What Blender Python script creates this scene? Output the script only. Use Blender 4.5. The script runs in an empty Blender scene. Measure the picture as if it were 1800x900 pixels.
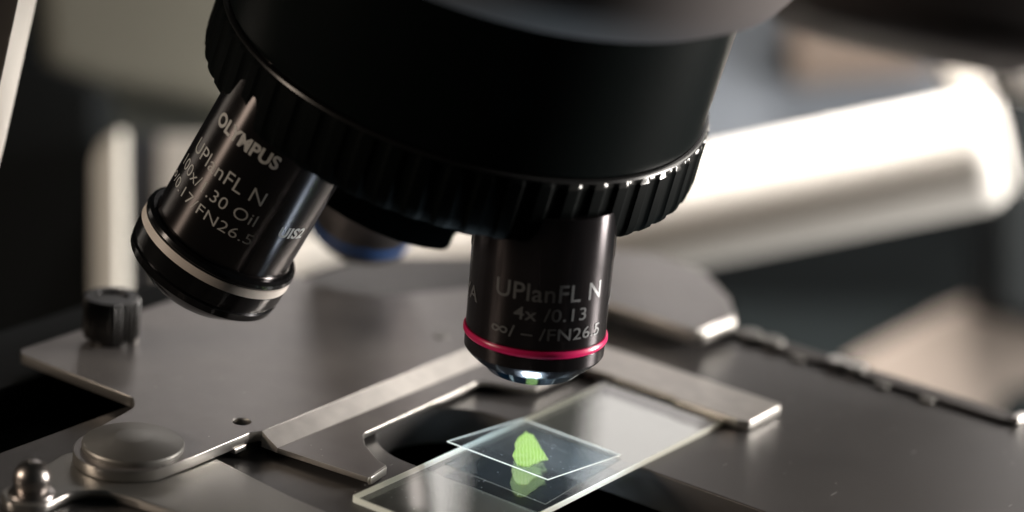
import bpy, bmesh, math, random
from mathutils import Vector, Matrix
random.seed(7)
R = math.radians
SC = bpy.context.scene
COL = SC.collection
MM = 0.001                      # everything below is written in millimetres

# ---------------------------------------------------------------- camera
CAM = Vector((-301.813, -235.076, 174.638))
AZ, EL, ROLL, FPX = 0.6014071, 0.3256016, 0.0893442, 4395.418
FW = Vector((math.cos(EL)*math.cos(AZ), math.cos(EL)*math.sin(AZ), -math.sin(EL)))
_r = Vector((math.sin(AZ), -math.cos(AZ), 0)); _u = _r.cross(FW)
RT = math.cos(ROLL)*_r + math.sin(ROLL)*_u
UP = -math.sin(ROLL)*_r + math.cos(ROLL)*_u
cd = bpy.data.cameras.new('camera'); cam = bpy.data.objects.new('camera', cd); COL.objects.link(cam)
M = Matrix((RT, UP, -FW)).transposed().to_4x4(); M.translation = CAM*MM
cam.matrix_world = M
cd.sensor_width = 36.0; cd.lens = 36.0*FPX/1800.0
cd.clip_start = 0.01; cd.clip_end = 30
cd.dof.use_dof = True; cd.dof.focus_distance = 0.428; cd.dof.aperture_fstop = 6.2
SC.camera = cam
SC.render.resolution_x, SC.render.resolution_y = 1024, 512

# ---------------------------------------------------------------- world and lamps
w = bpy.data.worlds.new('World'); SC.world = w; w.use_nodes = True
w.node_tree.nodes['Background'].inputs[0].default_value = (0.55, 0.72, 0.75, 1)
w.node_tree.nodes['Background'].inputs[1].default_value = 0.012
SC.view_settings.view_transform = 'Standard'; SC.view_settings.look = 'None'
SC.view_settings.exposure = 0.0; SC.view_settings.gamma = 1.0
SC.cycles.max_bounces = 8; SC.cycles.transparent_max_bounces = 16
SC.cycles.caustics_reflective = False; SC.cycles.caustics_refractive = False
TARGET = Vector((35, -5, 10))
def area(name, az, el, dist, sx, sy, power, col, target=TARGET, spread=180):
    d = Vector((math.cos(R(el))*math.cos(R(az)), math.cos(R(el))*math.sin(R(az)), math.sin(R(el))))
    ld = bpy.data.lights.new(name, 'AREA'); ld.shape = 'RECTANGLE'
    ld.size = sx*MM; ld.size_y = sy*MM; ld.energy = power; ld.color = col; ld.spread = R(spread)
    o = bpy.data.objects.new(name, ld); COL.objects.link(o)
    o.location = (target + d*dist)*MM
    o.rotation_euler = d.to_track_quat('Z', 'Y').to_euler()
    return o
area('window_lamp', -40, 0, 620, 150, 460, 12.5, (1.0, 0.94, 0.88))
area('rear_lamp', 20, 22, 1400, 1250, 280, 3.0, (1.0, 0.935, 0.90))
area('right_lamp', -14, 36, 1000, 300, 320, 2.7, (1.0, 0.94, 0.87))
area('background_fill', 0, 90, 330, 260, 160, 1.6, (1.0, 0.92, 0.84), Vector((370, 80, -50)), 60)  # added overhead fill to brighten the white tube and the background
area('left_lamp', 143, 17, 640, 90, 150, 1.3, (1.0, 0.82, 0.66))

# ---------------------------------------------------------------- materials
def mat(name, col, rough=0.5, metal=0.0, spec=0.5, coat=0.0, bump=0.0, bscale=2000, var=0.0, vscale=60, speck=0.0, emit=None, trans=0, coat_rough=.1):
    m = bpy.data.materials.new(name); m.use_nodes = True
    nt = m.node_tree; b = nt.nodes['Principled BSDF']; L = nt.links
    b.inputs['Base Color'].default_value = (*col, 1); b.inputs['Roughness'].default_value = rough
    b.inputs['Metallic'].default_value = metal; b.inputs['Specular IOR Level'].default_value = spec
    b.inputs['Coat Weight'].default_value = coat; b.inputs['Coat Roughness'].default_value = coat_rough
    tc = nt.nodes.new('ShaderNodeTexCoord')
    src = None
    if var or speck:
        n = nt.nodes.new('ShaderNodeTexNoise'); n.inputs['Scale'].default_value = vscale; n.inputs['Detail'].default_value = 6
        L.new(tc.outputs['Object'], n.inputs['Vector'])
        mr = nt.nodes.new('ShaderNodeMapRange'); mr.inputs[1].default_value = .3; mr.inputs[2].default_value = .7
        mr.inputs[3].default_value = 1-var; mr.inputs[4].default_value = 1+var
        L.new(n.outputs['Fac'], mr.inputs[0])
        mx = nt.nodes.new('ShaderNodeVectorMath'); mx.operation = 'SCALE'; mx.inputs[0].default_value = col
        L.new(mr.outputs[0], mx.inputs['Scale']); src = mx.outputs[0]
        rr = nt.nodes.new('ShaderNodeMapRange'); rr.inputs[1].default_value = .3; rr.inputs[2].default_value = .7
        rr.inputs[3].default_value = rough*(1-var*.5); rr.inputs[4].default_value = min(1, rough*(1+var*.5))
        L.new(n.outputs['Fac'], rr.inputs[0]); L.new(rr.outputs[0], b.inputs['Roughness'])
    if speck:
        v = nt.nodes.new('ShaderNodeTexVoronoi'); v.inputs['Scale'].default_value = 520
        L.new(tc.outputs['Object'], v.inputs['Vector'])
        lt = nt.nodes.new('ShaderNodeMath'); lt.operation = 'LESS_THAN'; lt.inputs[1].default_value = .07
        L.new(v.outputs['Distance'], lt.inputs[0])
        sp = nt.nodes.new('ShaderNodeSeparateColor'); L.new(v.outputs['Color'], sp.inputs[0])
        g = nt.nodes.new('ShaderNodeMath'); g.operation = 'GREATER_THAN'; g.inputs[1].default_value = 1-speck
        L.new(sp.outputs[0], g.inputs[0])
        mu = nt.nodes.new('ShaderNodeMath'); mu.operation = 'MULTIPLY'; L.new(lt.outputs[0], mu.inputs[0]); L.new(g.outputs[0], mu.inputs[1])
        mc = nt.nodes.new('ShaderNodeMix'); mc.data_type = 'RGBA'
        L.new(mu.outputs[0], mc.inputs[0]); L.new(src, mc.inputs[6]); mc.inputs[7].default_value = (.75, .72, .68, 1)
        src = mc.outputs[2]
    if src is not None: L.new(src, b.inputs['Base Color'])
    if bump:
        n = nt.nodes.new('ShaderNodeTexNoise'); n.inputs['Scale'].default_value = bscale; n.inputs['Detail'].default_value = 3
        L.new(tc.outputs['Object'], n.inputs['Vector'])
        bp = nt.nodes.new('ShaderNodeBump'); bp.inputs['Strength'].default_value = bump; bp.inputs['Distance'].default_value = .0001
        L.new(n.outputs['Fac'], bp.inputs['Height']); L.new(bp.outputs[0], b.inputs['Normal'])
    if emit:
        b.inputs['Emission Color'].default_value = (*emit[0], 1); b.inputs['Emission Strength'].default_value = emit[1]
    return m
M_ENAMEL = mat('black_enamel', (.003, .0045, .0045), .36, 0, .03, bump=.15, bscale=900)
M_RING = mat('black_ribbed_rubber', (.0025, .0035, .0035), .6, 0, .02)
def turned(m, axis, an=.85):
    b = m.node_tree.nodes['Principled BSDF']; c = m.node_tree.nodes.new('ShaderNodeCombineXYZ')
    for i in range(3): c.inputs[i].default_value = axis[i]
    m.node_tree.links.new(c.outputs[0], b.inputs['Tangent']); b.inputs['Anisotropic'].default_value = an; return m
M_BARREL = turned(mat('black_chrome_barrel', (.05, .045, .048), .22, .85), (0, 0, 1))
M_BARREL1 = turned(mat('black_chrome_oil_barrel', (.055, .05, .05), .24, .85), (.176, -.404, .898))
M_COLLAR = mat('black_gloss', (.035, .035, .037), .16, .8, .5)
M_WHITE = mat('white_band_enamel', (.72, .66, .60), .45)
M_RED = mat('red_band_enamel', (.68, .015, .12), .28, 0, .5)
M_BLUE = mat('blue_band_enamel', (.03, .12, .38), .4)
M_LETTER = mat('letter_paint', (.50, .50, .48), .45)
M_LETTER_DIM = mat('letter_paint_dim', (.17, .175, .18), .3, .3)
M_PLATE = mat('satin_anodised_plate', (.32, .303, .298), .37, .55, .5, bump=.25, bscale=5000, var=.2, vscale=45, speck=.2)
M_STAGE = mat('dark_stage_coating', (.10, .095, .093), .40, .25, .5, bump=.2, bscale=5000, var=.12, vscale=30, speck=.12)
M_BLAST = mat('bead_blasted_aluminium', (.80, .76, .72), .42, .75, .5, bump=.5, bscale=4500, var=.08, vscale=300)
M_EDGE = mat('machined_edge', (.55, .53, .50), .28, .9)
M_STEEL = mat('polished_steel', (.42, .39, .37), .32, 1)
M_DISC = mat('turned_aluminium', (.34, .33, .31), .46, .75, bump=.15, bscale=4000, var=.06, vscale=80)
M_KNOB = mat('black_knurled_metal', (.010, .009, .008), .32, .0, .4)
M_LENS = mat('front_lens_coating', (.012, .05, .09), .07, .9, .5)
M_HOUSE = mat('grey_housing_paint', (.10, .088, .086), .7, 0, .1, var=.05, vscale=12)
M_HOUSED = mat('dark_housing_paint', (.02, .022, .024), .5)
M_WPLASTIC = mat('white_plastic', (.82, .80, .76), .38, var=.03, vscale=12)
M_CREAM = mat('cream_paint', (.84, .81, .73), .45)
M_WALL = mat('grey_green_paint', (.19, .19, .16), .7)
M_DARK = mat('dark_rubber', (.007, .009, .010), .7, 0, .15)
M_BROWNBOARD = mat('brown_board', (.27, .23, .20), .6, var=.08, vscale=10)
M_CLOTH = mat('blue_grey_cloth', (.18, .205, .24), .8, var=.08, vscale=8)
M_AMBER = mat('amber_plastic', (.13, .10, .08), .7)
M_TABLE = mat('dark_bench_top', (.007, .010, .011), .8, 0, .1, var=.1, vscale=8)
M_LAMP = mat('condenser_lens_glow', (.5, .6, .7), .3, emit=((.70, .84, 1.0), 185))

def glass(name, tint, haze=0.0, dust=0.0):
    m = bpy.data.materials.new(name); m.use_nodes = True; nt = m.node_tree; N = nt.nodes; L = nt.links
    for n in list(N): N.remove(n)
    out = N.new('ShaderNodeOutputMaterial'); tr = N.new('ShaderNodeBsdfTransparent'); tr.inputs[0].default_value = (*tint, 1)
    gl = N.new('ShaderNodeBsdfGlossy'); gl.inputs['Roughness'].default_value = .015; gl.inputs[0].default_value = (1, 1, 1, 1)
    ge = N.new('ShaderNodeNewGeometry')
    dt = N.new('ShaderNodeVectorMath'); dt.operation = 'DOT_PRODUCT'
    L.new(ge.outputs['Incoming'], dt.inputs[0]); L.new(ge.outputs['Normal'], dt.inputs[1])
    def ma(op, a, b=None):
        x = N.new('ShaderNodeMath'); x.operation = op
        for i, v in enumerate((a, b)):
            if v is None: continue
            if isinstance(v, (int, float)): x.inputs[i].default_value = v
            else: L.new(v, x.inputs[i])
        return x.outputs[0]
    c = ma('ABSOLUTE', dt.outputs['Value']); f = ma('POWER', ma('SUBTRACT', 1, c), 5)
    F = ma('ADD', ma('MULTIPLY', f, .96), .04)
    mx = N.new('ShaderNodeMixShader'); L.new(F, mx.inputs[0]); L.new(tr.outputs[0], mx.inputs[1]); L.new(gl.outputs[0], mx.inputs[2])
    res = mx.outputs[0]
    if haze or dust:
        df = N.new('ShaderNodeBsdfDiffuse'); df.inputs[0].default_value = (.8, .85, .9, 1)
        tc = N.new('ShaderNodeTexCoord')
        v = N.new('ShaderNodeTexVoronoi'); v.inputs['Scale'].default_value = 1100; L.new(tc.outputs['Object'], v.inputs['Vector'])
        sp = N.new('ShaderNodeSeparateColor'); L.new(v.outputs['Color'], sp.inputs[0])
        nz = N.new('ShaderNodeTexNoise'); nz.inputs['Scale'].default_value = 160; L.new(tc.outputs['Object'], nz.inputs['Vector'])
        d = ma('MULTIPLY', ma('LESS_THAN', v.outputs['Distance'], .14), ma('GREATER_THAN', ma('ADD', sp.outputs[0], ma('MULTIPLY', nz.outputs['Fac'], .5)), 1.22-dust))
        fac = ma('MINIMUM', ma('ADD', ma('MULTIPLY', d, .6), ma('MULTIPLY', nz.outputs['Fac'], haze*2)), 1)
        m2 = N.new('ShaderNodeMixShader'); L.new(fac, m2.inputs[0]); L.new(res, m2.inputs[1]); L.new(df.outputs[0], m2.inputs[2]); res = m2.outputs[0]
    L.new(res, out.inputs[0]); return m
M_GLASS = glass('slide_glass', (.95, .97, .95), .0008, 0.0)
M_COVER = glass('cover_glass', (.93, .97, 1.0), .016, .10)
def edge_glass(name, col):
    m = mat(name, col, .4); N = m.node_tree.nodes; L = m.node_tree.links; b = N['Principled BSDF']
    t = N.new('ShaderNodeBsdfTranslucent'); t.inputs[0].default_value = (*col, 1); mx = N.new('ShaderNodeMixShader'); mx.inputs[0].default_value = .45
    L.new(b.outputs[0], mx.inputs[1]); L.new(t.outputs[0], mx.inputs[2]); L.new(mx.outputs[0], N['Material Output'].inputs[0]); return m
M_GEDGE = edge_glass('ground_glass_edge', (.90, .90, .80))
M_CEDGE = edge_glass('cover_glass_edge', (.95, .97, .90))
def leaf_mat():
    m = bpy.data.materials.new('leaf_green'); m.use_nodes = True; nt = m.node_tree; N = nt.nodes; L = nt.links
    b = N['Principled BSDF']; b.inputs['Roughness'].default_value = .45
    tc = N.new('ShaderNodeTexCoord'); w = N.new('ShaderNodeTexWave'); w.wave_type = 'BANDS'; w.bands_direction = 'X'
    w.inputs['Scale'].default_value = 520; w.inputs['Distortion'].default_value = 3.5; w.inputs['Detail'].default_value = 3
    mp = N.new('ShaderNodeMapping'); mp.inputs['Rotation'].default_value = (0, 0, R(54)); L.new(tc.outputs['Object'], mp.inputs[0]); L.new(mp.outputs[0], w.inputs[0])
    cr = N.new('ShaderNodeValToRGB'); cr.color_ramp.elements[0].color = (.48, .64, .16, 1); cr.color_ramp.elements[1].color = (.84, .88, .48, 1)
    L.new(w.outputs[0], cr.inputs[0]); L.new(cr.outputs[0], b.inputs['Base Color'])
    n2 = N.new('ShaderNodeTexNoise'); n2.inputs['Scale'].default_value = 420; n2.inputs['Detail'].default_value = 5; L.new(tc.outputs['Object'], n2.inputs['Vector'])
    r2 = N.new('ShaderNodeMapRange'); r2.inputs[1].default_value = .35; r2.inputs[2].default_value = .65; L.new(n2.outputs['Fac'], r2.inputs[0])
    mc = N.new('ShaderNodeMix'); mc.data_type = 'RGBA'; mc.inputs[7].default_value = (.80, .84, .52, 1)
    m3 = N.new('ShaderNodeMath'); m3.operation = 'MULTIPLY'; m3.inputs[1].default_value = .6; L.new(r2.outputs[0], m3.inputs[0]); L.new(m3.outputs[0], mc.inputs[0])
    L.new(cr.outputs[0], mc.inputs[6]); L.new(mc.outputs[2], b.inputs['Base Color'])
    t = N.new('ShaderNodeBsdfTranslucent'); L.new(mc.outputs[2], t.inputs[0])
    mx = N.new('ShaderNodeMixShader'); mx.inputs[0].default_value = .5; L.new(b.outputs[0], mx.inputs[1]); L.new(t.outputs[0], mx.inputs[2])
    L.new(mx.outputs[0], N['Material Output'].inputs[0]); return m
M_LEAF = leaf_mat()
def add_scratches(m, rot=20, sc=75, p=.95):
    # fine bright scratches and lint in the coating
    nt = m.node_tree; N = nt.nodes; L = nt.links; b = N['Principled BSDF']
    src = b.inputs['Base Color'].links[0].from_socket
    tc = N.new('ShaderNodeTexCoord'); mp = N.new('ShaderNodeMapping'); mp.inputs['Rotation'].default_value = (0, 0, R(rot)); mp.inputs['Scale'].default_value = (1, 9, 1)
    L.new(tc.outputs['Object'], mp.inputs[0])
    v = N.new('ShaderNodeTexVoronoi'); v.inputs['Scale'].default_value = sc; L.new(mp.outputs[0], v.inputs['Vector'])
    lt = N.new('ShaderNodeMath'); lt.operation = 'LESS_THAN'; lt.inputs[1].default_value = .09; L.new(v.outputs['Distance'], lt.inputs[0])
    sp = N.new('ShaderNodeSeparateColor'); L.new(v.outputs['Color'], sp.inputs[0])
    g = N.new('ShaderNodeMath'); g.operation = 'GREATER_THAN'; g.inputs[1].default_value = p; L.new(sp.outputs[1], g.inputs[0])
    mu = N.new('ShaderNodeMath'); mu.operation = 'MULTIPLY'; L.new(lt.outputs[0], mu.inputs[0]); L.new(g.outputs[0], mu.inputs[1])
    m5 = N.new('ShaderNodeMath'); m5.operation = 'MULTIPLY'; m5.inputs[1].default_value = .5; L.new(mu.outputs[0], m5.inputs[0])
    mc = N.new('ShaderNodeMix'); mc.data_type = 'RGBA'; L.new(m5.outputs[0], mc.inputs[0]); L.new(src, mc.inputs[6]); mc.inputs[7].default_value = (.6, .6, .58, 1)
    L.new(mc.outputs[2], b.inputs['Base Color'])
add_scratches(M_STAGE); add_scratches(M_STAGE, -35, 110, .93); add_scratches(M_PLATE, 70, 120, .95)

# ---------------------------------------------------------------- helpers
def link(name, me, m, parent=None, smooth=None):
    ms = m if isinstance(m, (list, tuple)) else [m]
    for x in ms: me.materials.append(x)
    if len(ms) == 2:
        for p in me.polygons: p.material_index = 0 if abs(p.normal.z) > .97 else 1
    if smooth:
        me.shade_smooth()
        try: me.set_sharp_from_angle(angle=R(smooth))
        except Exception: pass
        for p in me.polygons:
            if abs(p.normal.z) > .985 and smooth == 30: p.use_smooth = False
    o = bpy.data.objects.new(name, me); COL.objects.link(o)
    if parent: o.parent = parent; o.matrix_parent_inverse = parent.matrix_world.inverted()
    return o
def thing(name, label, cat, loc, group=None):
    o = bpy.data.objects.new(name, None); COL.objects.link(o); o.empty_display_size = .005
    o.location = Vector(loc)*MM; o['label'] = label; o['category'] = cat
    if group: o['group'] = group
    bpy.context.view_layer.update(); return o
def tag(o, label=None, cat=None, kind=None, group=None):
    if label: o['label'] = label
    if cat: o['category'] = cat
    if kind: o['kind'] = kind
    if group: o['group'] = group
    return o
def W(u, v, z): return Vector((u, -v, z))           # stage coordinates: u along the slide, v across it
def at(px, py, depth):                              # a point seen at photo pixel (px, py), depth mm from the camera
    return CAM + (FW + RT*((px-900)/FPX) - UP*((py-450)/FPX))*depth
def frame(axis):
    a = axis.normalized(); ref = RT - a*RT.dot(a); ref.normalize()
    return a, ref, a.cross(ref)
def bm_mesh(bm, name='m'):
    for v in bm.verts: v.co *= MM
    bmesh.ops.recalc_face_normals(bm, faces=bm.faces)
    me = bpy.data.meshes.new(name); bm.to_mesh(me); bm.free(); return me
def lathe(prof, origin, axis, seg=96, mod=None):
    """prof: (s along axis, radius[, modulation weight]); closed with caps where radius is 0"""
    a, e1, e2 = frame(axis); bm = bmesh.new(); rings = []
    for q in prof:
        s, r = q[0], q[1]; k = q[2] if len(q) > 2 else 0
        if r <= 1e-6: rings.append([bm.verts.new(origin + a*s)]); continue
        ring = []
        for i in range(seg):
            t = 2*math.pi*i/seg; rr = r + (k*mod(t) if mod else 0)
            ring.append(bm.verts.new(origin + a*s + (e1*math.cos(t) + e2*math.sin(t))*rr))
        rings.append(ring)
    for A, B in zip(rings, rings[1:]):
        for i in range(seg):
            j = (i+1) % seg
            if len(A) == 1 and len(B) == 1: continue
            if len(A) == 1: bm.faces.new((A[0], B[j], B[i]))
            elif len(B) == 1: bm.faces.new((A[i], A[j], B[0]))
            else: bm.faces.new((A[i], A[j], B[j], B[i]))
    return bm_mesh(bm)
def fillet(pts, n=8):
    """pts: (u, v, radius) -> rounded outline"""
    out = []; N = len(pts)
    for i, (x, y, r) in enumerate(pts):
        P = Vector((x, y)); A = Vector(pts[i-1][:2]); B = Vector(pts[(i+1) % N][:2])
        if r <= 0: out.append(P); continue
        da = (A-P); db = (B-P); la, lb = da.length, db.length; da.normalize(); db.normalize()
        ang = da.angle(db)
        if abs(math.pi-ang) < .02: out.append(P); continue
        t = min(r/math.tan(ang/2), la*.49, lb*.49); rr = t*math.tan(ang/2)
        c = P + (da+db).normalized()*(rr/math.sin(ang/2))
        p0 = P+da*t; p1 = P+db*t; a0 = math.atan2(*(p0-c).yx); a1 = math.atan2(*(p1-c).yx)
        d = (a1-a0+math.pi) % (2*math.pi) - math.pi
        for k in range(n+1): out.append(c + Vector((math.cos(a0+d*k/n), math.sin(a0+d*k/n)))*rr)
    return out
def circle(u, v, r, n=64): return [Vector((u+r*math.cos(2*math.pi*i/n), v+r*math.sin(2*math.pi*i/n))) for i in range(n)]
def plate(outlines, z0, z1, bevel=.25, base=None):
    """outlines in (u, v): first the outer edge, then holes; returns a mesh with rounded edges"""
    cu = bpy.data.curves.new('c', 'CURVE'); cu.dimensions = '2D'; cu.fill_mode = 'BOTH'
    for ol in outlines:
        sp = cu.splines.new('POLY'); sp.points.add(len(ol)-1); sp.use_cyclic_u = True
        for q, pt in zip(ol, sp.points): pt.co = (q[0], -q[1], 0, 1)
    cu.extrude = (z1-z0)/2 - bevel; cu.bevel_depth = bevel; cu.bevel_resolution = 2; cu.offset = -bevel
    o = bpy.data.objects.new('c', cu); COL.objects.link(o); bpy.context.view_layer.update()
    me = bpy.data.meshes.new_from_object(o.evaluated_get(bpy.context.evaluated_depsgraph_get()))
    bpy.data.objects.remove(o); bpy.data.curves.remove(cu)
    for v in me.vertices: v.co = Vector((v.co.x, v.co.y, v.co.z+(z0+z1)/2))*MM
    me.materials.clear()
    bm = bmesh.new(); bm.from_mesh(me); bmesh.ops.remove_doubles(bm, verts=bm.verts, dist=2e-6); bm.to_mesh(me); bm.free()
    return me
def prism(poly, dirv):
    """solid from a planar loop of world points swept along dirv"""
    bm = bmesh.new(); A = [bm.verts.new(p) for p in poly]; B = [bm.verts.new(Vector(p)+dirv) for p in poly]
    bm.faces.new(A); bm.faces.new(B[::-1]); n = len(A)
    for i in range(n): bm.faces.new((A[i], B[i], B[(i+1) % n], A[(i+1) % n]))
    return bm
def bevelled(bm, w, seg=3):
    bmesh.ops.recalc_face_normals(bm, faces=bm.faces)
    bmesh.ops.bevel(bm, geom=list(bm.edges), offset=w, segments=seg, affect='EDGES', profile=.5)
    return bm_mesh(bm)
def lettering(text, size, origin, axis, r, a0, a1, s0, bold=0.0, thick=.03):
    """text wrapped on a cylinder. axis points to the tip; a0 = start angle from the camera-facing side, growing to the
    right; s0 = baseline position along the axis; returns mesh"""
    cu = bpy.data.curves.new('t', 'FONT'); cu.body = text; cu.size = size; cu.space_character = 1.04; cu.offset = bold
    cu.resolution_u = 4
    o = bpy.data.objects.new('t', cu); COL.objects.link(o); bpy.context.view_layer.update()
    me = bpy.data.meshes.new_from_object(o.evaluated_get(bpy.context.evaluated_depsgraph_get()))
    bpy.data.objects.remove(o)
    bm = bmesh.new(); bm.from_mesh(me)
    xs = [v.co.x for v in bm.verts]; x0, x1 = min(xs), max(xs)
    x = x0+.3
    while x < x1:
        bmesh.ops.bisect_plane(bm, geom=list(bm.verts)+list(bm.edges)+list(bm.faces), plane_co=(x, 0, 0), plane_no=(1, 0, 0)); x += .3
    stretch = R(a1-a0)*r/(x1-x0)
    a = axis.normalized(); f = -(FW - a*FW.dot(a)); f.normalize(); rt = RT - a*RT.dot(a) - f*RT.dot(f); rt.normalize()
    bmesh.ops.solidify(bm, geom=list(bm.faces), thickness=thick) if False else None
    for v in bm.verts:
        th = R(a0) + (v.co.x-x0)*stretch/r; s = s0 - v.co.y
        v.co = (origin + a*s + (f*math.cos(th) + rt*math.sin(th))*(r+thick))*MM
    me2 = bpy.data.meshes.new('lettering'); bm.to_mesh(me2); bm.free(); me2.materials.clear(); return me2

# ---------------------------------------------------------------- stage and its surroundings
bench = tag(link('bench_top', plate([[(-900, -1700), (1500, -1700), (1500, 900), (-900, 900)]], -170, -150, 2), M_TABLE), kind='structure')

stage = thing('microscope_stage', 'dark grey microscope stage with a black keyhole opening under the glass slide', 'stage', (34, 4, -12))
slot = []
for i in range(41):
    t = math.pi + math.pi*i/40
    slot.append((34.4+14.4*math.cos(t), -4+14.4*math.sin(t)))
outer = [(-60, -54), (60, -54), (60, -78), (100, -78), (121, -60), (121, 120), (48.8, 120)] + [(x, y) for x, y in slot[::-1]] + [(20, 120), (-60, 120)]
link('stage_plate', plate([outer], -7, 0, .3), M_STAGE, stage, 30)
side = plate([[(-60, -96), (66, -96), (66, -73.5), (-60, -75.5)]], -7, 0, .3)
link('rear_plate', side, M_DARK, stage, 30)
link('groove_floor', plate([[(-59, -77), (61, -77), (61, -50), (-59, -50)]], -12, -8, .3), M_DARK, stage)
blocker_rise = Vector((0, 0, 90))  # added black walls that keep the lit bench out of the opening
bm = prism([W(116, -94, -98), W(119, -94, -98), W(119, 118, -98), W(116, 118, -98)], blocker_rise); link('slot_blocker', bm_mesh(bm), mat('matt_black_blocker', (.002, .002, .002), .95, 0, .05), stage)
bm = prism([W(-50, -94, -98), W(115, -94, -98), W(115, -91, -98), W(-50, -91, -98)], blocker_rise); link('slot_blocker', bm_mesh(bm), bpy.data.materials['matt_black_blocker'], stage)
link('well_floor', plate([circle(34, 5, 90)], -70, -68, .3), mat('matt_black_well', (.002, .002, .002), .95, 0, .05), stage)
M_RAIL = mat('dark_rail', (.13, .12, .115), .55, 0, .3)
# scale rail along the far edge with its screws
link('scale_rail', plate([fillet([(118.2, 0, 1), (122.6, 0, 1), (122.6, 64.5, 1.5), (118.2, 64.5, 1.5)])], .0, 1.0, .3), M_RAIL, stage, 30)
link('rail_end', plate([fillet([(118.4, 64.6, .5), (122.4, 64.6, .5), (122.4, 66.2, .8), (118.4, 66.2, .8)])], .1, 2.0, .3), M_EDGE, stage, 30)
for v in (6, 11, 26, 30):
    link('screw_head', lathe([(0, 2.4), (1.4, 2.4), (1.8, 2.0), (1.8, 0)], W(120.2, v, 0), Vector((0, 0, 1)), 32), M_EDGE if v > 20 else M_DISC, stage, 40)
for v in (17, 36, 46):
    link('rail_clip', plate([fillet([(116.4, v, .4), (118.2, v, .4), (118.2, v+3, .4), (116.4, v+3, .4)])], .0, .8, .2), M_DISC, stage, 30)
# lit condenser lens below the opening
cond = thing('condenser', 'glowing bluish condenser lens below the stage opening', 'condenser', (34, -10.9, -40))
link('housing', lathe([(-20, 0), (-20, 13), (14, 13), (16, 11), (16, 9.8), (15, 9.6), (-10, 9.6), (-10, 0)], Vector((34, -10.9, -32)), Vector((0, 0, 1)), 64), M_DARK, cond, 40)
link('lens', lathe([(-9, 9), (-7.3, 6), (-7, 0)], Vector((34, -10.9, -32)), Vector((0, 0, 1)), 48), M_LAMP, cond, 40)

# ---------------------------------------------------------------- specimen holder
holder = thing('specimen_holder', 'satin grey metal specimen holder plate gripping the glass slide', 'slide holder', (20, 50, 2))
DC = (-17.0, -34.0)
arc = [(DC[0]+10.4*math.cos(R(t)), DC[1]+9.6*math.sin(R(t)), 0) for t in range(250, 100, -10)]
pl = [(-1.2, -79.3, 2.5), (70, -79.3, 3), (70, -62, 4), (74, -53, 4), (92, -44.5, 3), (104, -44.5, 3), (104, -24, 2), (4.6, -24, 1.6), (2.2, -25.0, 1), (-12, -24.6, 0)]
pl += [(x, y, 0) for x, y, _ in arc[::-1]] + [(-4, -46.2, 5), (-1.2, -49.5, 2.2)]
holder_holes = [circle(4.9, -29.2, 1.6, 40)]
link('holder_plate', plate([fillet(pl)] + holder_holes, 2.0, 4.0, .14), [M_PLATE, M_EDGE], holder, 30)
link('hinge_step', plate([fillet([(-1.8, -26.2, .2), (1.4, -26.2, .2), (1.4, -24.7, .2), (-1.8, -24.5, .2)])], 1.25, 2.1, .1), M_EDGE, holder, 30)
# sloping step down to the thin tongue
bm = bmesh.new()
c = [W(4.4, -24.05, 3.95), W(4.4, -20.4, 2.0), W(4.4, -20.4, 1.05), W(4.4, -24.05, 1.05)]
bm2 = prism(c, Vector((85.2, 0, 0))); link('sloping_step', bm_mesh(bm2), M_BLAST, holder)
tongue = [(4.4, -20.35, 0), (76.3, -20.35, 0), (76.3, -6, 3), (60, -6, 3), (56.5, -15.2, 3), (20.2, -14.2, 2.6), (16.8, -11, 2.4), (13.2, -5.2, 1.0), (12.6, -2.8, .3), (6.2, -1.6, .3)]
link('thin_tongue', plate([fillet(tongue)], 1.0, 2.0, .1), [M_PLATE, M_EDGE], holder, 30)
link('tongue_tip', plate([fillet([(6.7, -2.1, .2), (12.4, -3.1, .2), (12.2, -2.3, .2), (6.7, -1.4, .2)])], .5, 1.95, .1), M_EDGE, holder, 30)
finger = [(76.4, -24, 0), (89.6, -24, 3), (89.6, 30.6, 1.4), (88.4, 31.2, .8), (77.2, 31.2, .8), (76.4, 29, 1), (76.4, 15.2, .3), (77.0, 14.6, .3), (77.0, -6, 0)]
link('slide_stop', plate([fillet(finger)], .25, 2.2, .2), [M_BLAST, M_EDGE], holder, 30)
arm = [(104, -44, 2), (104, 2.6, 1.5), (118.6, 2.6, 2.5), (127, -4, 6), (137, -16, 8), (139, -30, 8), (128, -44, 6)]
link('side_arm', plate([fillet(arm)], 2.0, 5.0, .5), [M_PLATE, M_EDGE], holder, 30)
link('arm_end', plate([fillet([(104.8, 2.5, .5), (118.4, 2.5, .5), (117.4, 3.6, .9), (105.4, 3.6, .9)])], 2.2, 4.8, .4), M_EDGE, holder, 30)
link('screw_hole', lathe([(0, 1.6), (.5, 1.55), (.5, 0)], W(65.2, -31.7, 3.7), Vector((0, 0, 1)), 32), M_DISC, holder, 40)
# pivot disc
pv = link('pivot_cap', lathe([(1.8, 8.5), (2.9, 8.6), (3.15, 8.45), (3.3, 8.1), (4.3, 3.1), (4.34, 2.95), (4.34, 0)], W(DC[0], DC[1], 1.9), Vector((0, 0, 1)), 128), M_DISC, holder, 25)
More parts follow.
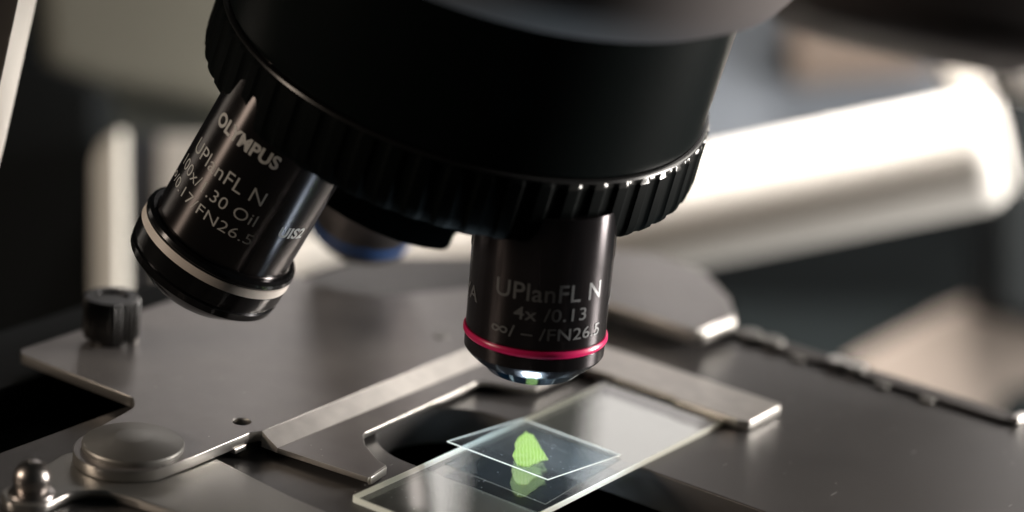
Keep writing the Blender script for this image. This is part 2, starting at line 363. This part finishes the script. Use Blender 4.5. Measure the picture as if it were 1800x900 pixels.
# clamp lever below it
lever = [(-24, -43.5, 4), (-34, -41, 3), (-42, -39.6, 3), (-44.4, -35, 3), (-41.5, -30.5, 3), (-34, -31.5, 4), (-29.5, -29, 6), (-28, -22, 6), (-27, -14, 10), (-27, 40, 2), (-8.4, 40, 2), (-9.3, 5, 10), (-8.8, -6, 8), (-7.4, -17, 6), (-6.2, -25.5, 4), (-9, -40, 6)]
lv = link('clamp_lever', plate([fillet(lever)], .15, 1.85, .35), [M_DISC, M_EDGE], holder, 30)
link('lever_ball', lathe([(0, 3.9), (.5, 3.7), (.9, 2.6), (1.4, 2.75), (2.1, 3.0), (2.9, 3.08), (3.7, 2.98), (4.5, 2.6), (5.1, 2.1), (5.6, 1.4), (5.85, .7), (5.9, 0)], W(-38.6, -35.6, 1.7), Vector((0, 0, 1)), 48), M_STEEL, lv, 40)
# knurled thumb screw
kn = 34
ts = link('thumb_screw', lathe([(0, 0), (0, 3.6), (1.2, 3.6), (1.2, 4.9, 0), (1.5, 5.1, .18), (8.6, 5.1, .18), (9.0, 4.8, .05), (9.0, 3.2), (8.5, 2.9), (8.5, 0)], W(15.5, -71.5, 4.0), Vector((0, 0, 1)), kn*6, lambda t: math.cos(kn*t)), M_KNOB, holder, 40)
link('locating_pin', lathe([(0, .8), (.9, .8), (1.2, .5), (1.3, 0)], W(18.2, -68.2, 4.0), Vector((0, 0, 1)), 24), M_STEEL, holder, 40)

# ---------------------------------------------------------------- slide, cover glass, leaf
def box_uv(c0, c1, z0, z1, mats, name, parent=None, rot=None, org=None):
    me = plate([fillet([(c0[0], c0[1], .5), (c1[0], c0[1], .5), (c1[0], c1[1], .5), (c0[0], c1[1], .5)], 4)], z0, z1, .08)
    for m in mats: me.materials.append(m)
    for p in me.polygons: p.material_index = 0 if abs(p.normal.z) > .95 else 1
    o = bpy.data.objects.new(name, me); COL.objects.link(o); return o
slide = tag(box_uv((0, 0), (76.2, 26), .02, 1.2, [M_GLASS, M_GEDGE], 'glass_slide'), 'clear rectangular glass slide with pale ground edges lying across the stage opening', 'glass slide')
# cover glass: a thin square leaning on the leaf, its far side on the slide
LC, FC, BC = W(25.9, 0.0, 3.26), W(47.9, .5, 1.42), W(27.9, 22.0, 3.15)
e1 = (FC-LC).normalized(); e2 = (BC-LC); e2 = (e2 - e1*e2.dot(e1)).normalized(); nn = e2.cross(e1)
if nn.z < 0: nn = -nn
bm = prism([LC, LC+e1*22, LC+e1*22+e2*22, LC+e2*22], nn*.24); bm.normal_update()
me = bm_mesh(bm); me.materials.append(M_COVER); me.materials.append(M_CEDGE)
for p in me.polygons: p.material_index = 0 if p.area > 1e-4 else 1
cs = bpy.data.objects.new('cover_glass', me); COL.objects.link(cs)
tag(cs, 'thin square cover glass with dust specks tilted up above the slide', 'cover glass')
def hit(px, py, off):      # ray through the photo point onto the underside plane of the cover glass
    d = (FW + RT*((px-900)/FPX) - UP*((py-450)/FPX)); P0 = LC - nn*off
    return CAM + d*((P0-CAM).dot(nn)/d.dot(nn))
lp = [(921, 762), (924, 758), (930, 762), (937, 764), (941, 770), (947, 779), (951, 787), (957, 796), (964, 807), (953, 808), (946, 812), (938, 814), (930, 819), (920, 819), (911, 816), (906, 810), (901, 799), (906, 789), (905, 779), (911, 769)]
bm = bmesh.new()
cen = hit(929, 795, .7)
top = []; bot = []
for x, y in lp:
    q = hit(x, y, .1); top.append(bm.verts.new(q)); bot.append(bm.verts.new(q - nn*.22))
ct = bm.verts.new(hit(929, 793, .08)); cb = bm.verts.new(hit(929, 793, .08) - nn*.5)
n = len(top)
for i in range(n):
    j = (i+1) % n
    bm.faces.new((top[i], top[j], ct)); bm.faces.new((bot[j], bot[i], cb)); bm.faces.new((top[i], bot[i], bot[j], top[j]))
bmesh.ops.subdivide_edges(bm, edges=list(bm.edges), cuts=2, use_grid_fill=True)
for v in bm.verts: v.co += nn*random.uniform(-.04, .0)
leaf = tag(link('leaf_fragment', bm_mesh(bm), M_LEAF, None, 60), 'small bright green leaf cutting with fine veins held under the cover glass', 'leaf')

# ---------------------------------------------------------------- 4x objective
GR = 'objective lenses screwed into the nosepiece'
DOWN = Vector((0, 0, -1)); O4 = Vector((34, -10.9, 25.33))
ob4 = thing('objective_lens', 'upright black objective lens with a red band above the leaf', 'objective lens', O4, GR)
link('barrel', lathe([(-24, 0), (-24, 12.3), (-15, 12.3), (-14.7, 12.2), (-.9, 12.1), (-.7, 12.0), (.7, 12.0), (.9, 12.15), (3.0, 12.1), (3.5, 11.8), (5.0, 10.2)], O4, DOWN, 128), M_BARREL, ob4, 20)
link('colour_band', lathe([(-.62, 11.9), (-.62, 12.25), (-.3, 12.5), (.25, 12.5), (.6, 12.3), (.6, 11.9)], O4, DOWN, 128), M_RED, ob4, 50)
link('nose_cone', lathe([(4.95, 10.2), (5.05, 10.0), (7.0, 7.9), (7.3, 7.3), (7.2, 4.4)], O4, DOWN, 96), M_LENS, ob4, 20)
link('front_lens', lathe([(7.1, 4.4), (6.8, 2.5), (6.7, 0)], O4, DOWN, 48), M_LENS, ob4, 40)
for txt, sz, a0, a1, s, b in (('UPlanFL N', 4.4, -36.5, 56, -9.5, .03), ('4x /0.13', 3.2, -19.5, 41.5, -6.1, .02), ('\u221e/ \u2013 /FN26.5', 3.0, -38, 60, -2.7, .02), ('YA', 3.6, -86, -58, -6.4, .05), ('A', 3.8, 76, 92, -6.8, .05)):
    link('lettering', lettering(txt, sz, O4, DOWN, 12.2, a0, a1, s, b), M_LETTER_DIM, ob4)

# ---------------------------------------------------------------- 100x objective
AX = Vector((-.176, .404, -.898)).normalized(); O1 = Vector((10.6, 41.7, 32.2))
ob1 = thing('objective_lens', 'leaning black oil objective lens with a white band at the left', 'objective lens', O1, GR)
link('barrel', lathe([(-44, 0), (-44, 12.7), (-2.6, 12.7), (-2.4, 12.9), (-2.2, 12.9)], O1, AX, 128), M_BARREL1, ob1, 20)
link('collar', lathe([(-2.3, 12.6), (-2.3, 13.6), (-1.9, 14.2), (-1.2, 14.4), (-.75, 14.1), (-.7, 13.9), (.9, 13.9), (.95, 14.35), (3.6, 14.3), (3.9, 13.8), (4.5, 13.8), (4.8, 14.2), (6.1, 14.0), (6.4, 13.7), (9.6, 9.2), (9.9, 8.6), (9.9, 5), (12, 3), (12, 0)], O1, AX, 128), M_COLLAR, ob1, 20)
link('white_band', lathe([(-.68, 13.8), (-.66, 14.25), (.86, 14.4), (.9, 13.8)], O1, AX, 128), M_WHITE, ob1, 50)
for txt, sz, a0, a1, s, b in (('OLYMPUS', 3.4, -50, 16, -22.8, .12), ('UPlanFL N', 3.9, -59, 20, -15.6, -.02), ('100x/1.30 Oil', 3.2, -66, 23, -11.6, -.02), ('\u221e/0.17/FN26.5', 2.9, -80, 28, -8.1, -.02), ('UIS2', 2.9, 45, 72, -11.3, .1)):
    link('lettering', lettering(txt, sz, O1, AX, 12.7, a0, a1, s, b), M_LETTER, ob1)

# ---------------------------------------------------------------- rear objective with a blue band
NAX = Vector((.0413, .2814, -.9587)).normalized()
O3 = at(634, 398, 518)
ob3 = thing('objective_lens', 'short blurred objective lens with a blue band behind the other two', 'objective lens', O3, GR)
link('barrel', lathe([(-44, 0), (-44, 11.8), (-5, 11.8), (-4.4, 11.2), (-.6, 10.6), (-.5, 10.4), (.5, 10.4), (.6, 10.6), (2.2, 10.3), (4.6, 7.4), (4.8, 0)], O3, NAX, 96), mat('dull_chrome', (.16, .15, .15), .35, .8), ob3, 25)
link('colour_band', lathe([(-.5, 10.3), (-.5, 10.8), (.5, 10.8), (.5, 10.3)], O3, NAX, 96), M_BLUE, ob3, 50)

# ---------------------------------------------------------------- nosepiece
C0 = Vector((47.3, 19.0, 61.8))
nose = thing('revolving_nosepiece', 'large black revolving nosepiece with a ribbed grip ring', 'nosepiece', C0)
link('turret_body', lathe([(-58, 0), (-58, 42.6), (-6.6, 43.6), (-6.3, 43.3), (-5.5, 43.0)], C0, NAX, 160), M_ENAMEL, nose, 25)
link('bright_rim', lathe([(-6.3, 43.5), (-6.3, 44.2), (-6.15, 44.5), (-5.9, 44.6), (-5.8, 43.7)], C0, NAX, 160), mat('polished_black_rim', (.02, .02, .02), .25, .3), nose, 40)
RB = 55
def rib(t):
    c = math.cos(RB*t); return max(-.5, min(.3, c*1.2))
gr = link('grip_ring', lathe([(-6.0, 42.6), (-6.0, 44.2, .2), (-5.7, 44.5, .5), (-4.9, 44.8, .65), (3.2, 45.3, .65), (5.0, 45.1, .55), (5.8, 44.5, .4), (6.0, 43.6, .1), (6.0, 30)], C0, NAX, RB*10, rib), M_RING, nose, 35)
gr.data.materials.append(mat('glint_gloss_edge', (.05, .05, .048), .16, .6))  # paler gloss on right-hand rib ends only, painting in their glints
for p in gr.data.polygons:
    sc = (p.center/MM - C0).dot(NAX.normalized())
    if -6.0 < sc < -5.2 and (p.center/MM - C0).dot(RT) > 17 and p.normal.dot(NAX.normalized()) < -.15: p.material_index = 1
link('lens_mount_face', lathe([(5.9, 40), (6.3, 38), (6.5, 30), (6.5, 0)], C0, NAX, 96), M_ENAMEL, nose, 30)
DEP = 452
lug = [(540, 320), (550, 347), (575, 362), (605, 382), (650, 405), (700, 425), (745, 435), (772, 438.5), (782, 438), (789, 431), (795, 415), (800, 408.5), (806, 407.5), (826, 412), (860, 418), (860, 330), (700, 300)]
link('mount_lug', bevelled(prism([at(x, y, DEP) for x, y in lug], FW*9), .4, 2), M_ENAMEL, nose, 30)

# ---------------------------------------------------------------- head of the microscope above
CH = at(888, -180, 415)
head = thing('overhead_housing', 'blurred brownish grey rounded housing overhanging the black nosepiece', 'housing', CH)
link('collar', lathe([(-40, 0), (-40, 50), (-8, 53), (-2, 50), (1, 46), (2, 40), (2, 0)], CH, NAX, 128), M_HOUSE, head, 35)
armpts = [(1380, -300), (1380, -20), (1450, 15), (1560, 45), (1700, 75), (1900, 110), (1900, -300)]
link('arm', bevelled(prism([at(x, y, 520) for x, y in armpts], FW*60), 6, 4), M_HOUSE, head, 40)

# ---------------------------------------------------------------- the stand behind
_q = at(955, 450, 780)
bm = bmesh.new(); rt0 = Vector((RT.x, RT.y, 0)).normalized(); fw0 = Vector((FW.x, FW.y, 0)).normalized()
std = tag(link('microscope_stand', bevelled(prism([Vector((_q.x, _q.y, -149)) + rt0*a + fw0*b for a, b in ((-20, 0), (20, 0), (20, 60), (-20, 60))], Vector((0, 0, 520))), 5), M_HOUSED), 'dark upright stand column hidden behind the upright red banded objective', 'stand')

# ---------------------------------------------------------------- blurred background
def tube(name, p0, p1, r, m, parent=None, rnd=.35):
    a = (p1-p0); L = a.length
    prof = [(0, 0), (0, r*.8)]
    for i in range(1, 7):
        t = i/6*math.pi/2; prof.append((rnd*r*(1-math.cos(t)), r*(1-rnd) + r*rnd*math.sin(t)))
    prof += [(L-q[0], q[1]) for q in prof[::-1]]
    return link(name, lathe(prof, p0, a, 64), m, parent, 50)
tb = tag(tube('instrument_tube', at(300, 555, 720), at(1768, 256, 655), 15.6, M_WPLASTIC, None, .55), 'thick white blurred tube with a rounded end behind the nosepiece', 'tube')
blk = tag(link('end_bracket', bevelled(prism([at(x, y, 690) for x, y in ((1650, 95), (1716, 82), (1748, 180), (1690, 215))], FW*12), 2), mat('pale_grey_plastic', (.45, .43, .40), .5)), 'pale blurred bracket standing behind the right end of the white tube', 'bracket')
rk = tag(link('round_knob', lathe([(0, 0), (0, 7), (3, 9), (8, 9), (10, 7), (10, 0)], at(1812, 118, 600), -FW, 48), M_WPLASTIC, None, 40), 'pale round knob at the upper right edge', 'knob')
cl = tag(link('folded_cloth', bevelled(prism([at(x, y, 960) for x, y in ((1150, -60), (1760, 20), (1740, 300), (1000, 430))], FW*20), 4), M_CLOTH), 'blue grey blurred cloth behind the white tube', 'cloth')
am = tag(link('cardboard_box', bevelled(prism([at(x, y, 940) for x, y in ((1380, 0), (1690, 20), (1640, 128), (1395, 150))], FW*15), 2), M_AMBER), 'small blurred brown cardboard box behind the right half of the white tube', 'box')
bb = tag(link('brown_board', bevelled(prism([at(x, y, 850) for x, y in ((1490, 640), (1640, 560), (1950, 410), (1950, 640), (1760, 690), (1690, 900), (1450, 900))], FW*8), 1), M_BROWNBOARD), 'blurred light brown board leaning beyond the right edge of the stage', 'board')
wb = tag(link('equipment_cabinet', bevelled(prism([at(x, y, 760) for x, y in ((60, -120), (420, -120), (430, 205), (375, 192), (165, 150), (75, 118))], FW*60), 5), M_WALL), 'blurred grey green cabinet in the upper left corner', 'cabinet')
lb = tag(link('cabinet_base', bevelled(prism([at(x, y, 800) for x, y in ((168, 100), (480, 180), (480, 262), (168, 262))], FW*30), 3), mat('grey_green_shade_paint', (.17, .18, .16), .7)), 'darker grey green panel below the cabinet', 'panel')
db = tag(link('black_case', bevelled(prism([at(x, y, 720) for x, y in ((-60, 90), (80, 108), (172, 150), (172, 640), (-60, 760))], FW*40), 3), M_DARK), 'black blurred case behind the stage at the left edge', 'case')
dc = tag(link('instrument_case', bevelled(prism([at(x, y, 780) for x, y in ((1755, -100), (2100, -100), (2100, 620), (1760, 560))], FW*60), 4), M_DARK), 'tall black blurred instrument case at the right edge', 'case')
post = tag(link('cream_post', bevelled(prism([at(x, y, 640) for x, y in ((163, 640), (163, 282), (178, 248), (214, 226), (216, 640))], FW*8), 1.2), M_CREAM), 'upright cream post with a slanted top behind the thumb screw', 'post')
fr = thing('laboratory_instrument', 'blurred dark instrument with a bright white panel behind the leaning objective', 'instrument', at(300, 400, 700))
link('dark_panel', bevelled(prism([at(x, y, 700) for x, y in ((205, 238), (285, 238), (285, 640), (205, 640))], FW*20), 1), mat('slate_panel', (.07, .08, .10), .5), fr)
link('white_panel', bevelled(prism([at(x, y, 690) for x, y in ((279, 240), (420, 238), (420, 620), (279, 620))], FW*12), 1), M_WPLASTIC, fr)
# side panel at the left edge of the picture
sp = thing('side_panel', 'dark panel with a bright machined edge at the upper left', 'panel', at(0, 0, 440))
link('panel_face', bevelled(prism([at(x, y, 441) for x, y in ((-150, -80), (52, -80), (-22, 260), (-80, 500), (-220, 500))], FW*4), .2, 2), M_STAGE, sp, 30)
link('machined_edge', bevelled(prism([at(x, y, 438) for x, y in ((49, -80), (32, 0), (-22, 250), (-64, 430))] + [at(x, y, 446) for x, y in ((-44, 430), (0, 252), (56, 0), (73, -80))], FW*4), .12, 2), mat('raw_cut_edge', (.80, .76, .70), .5, .2), sp, 30)
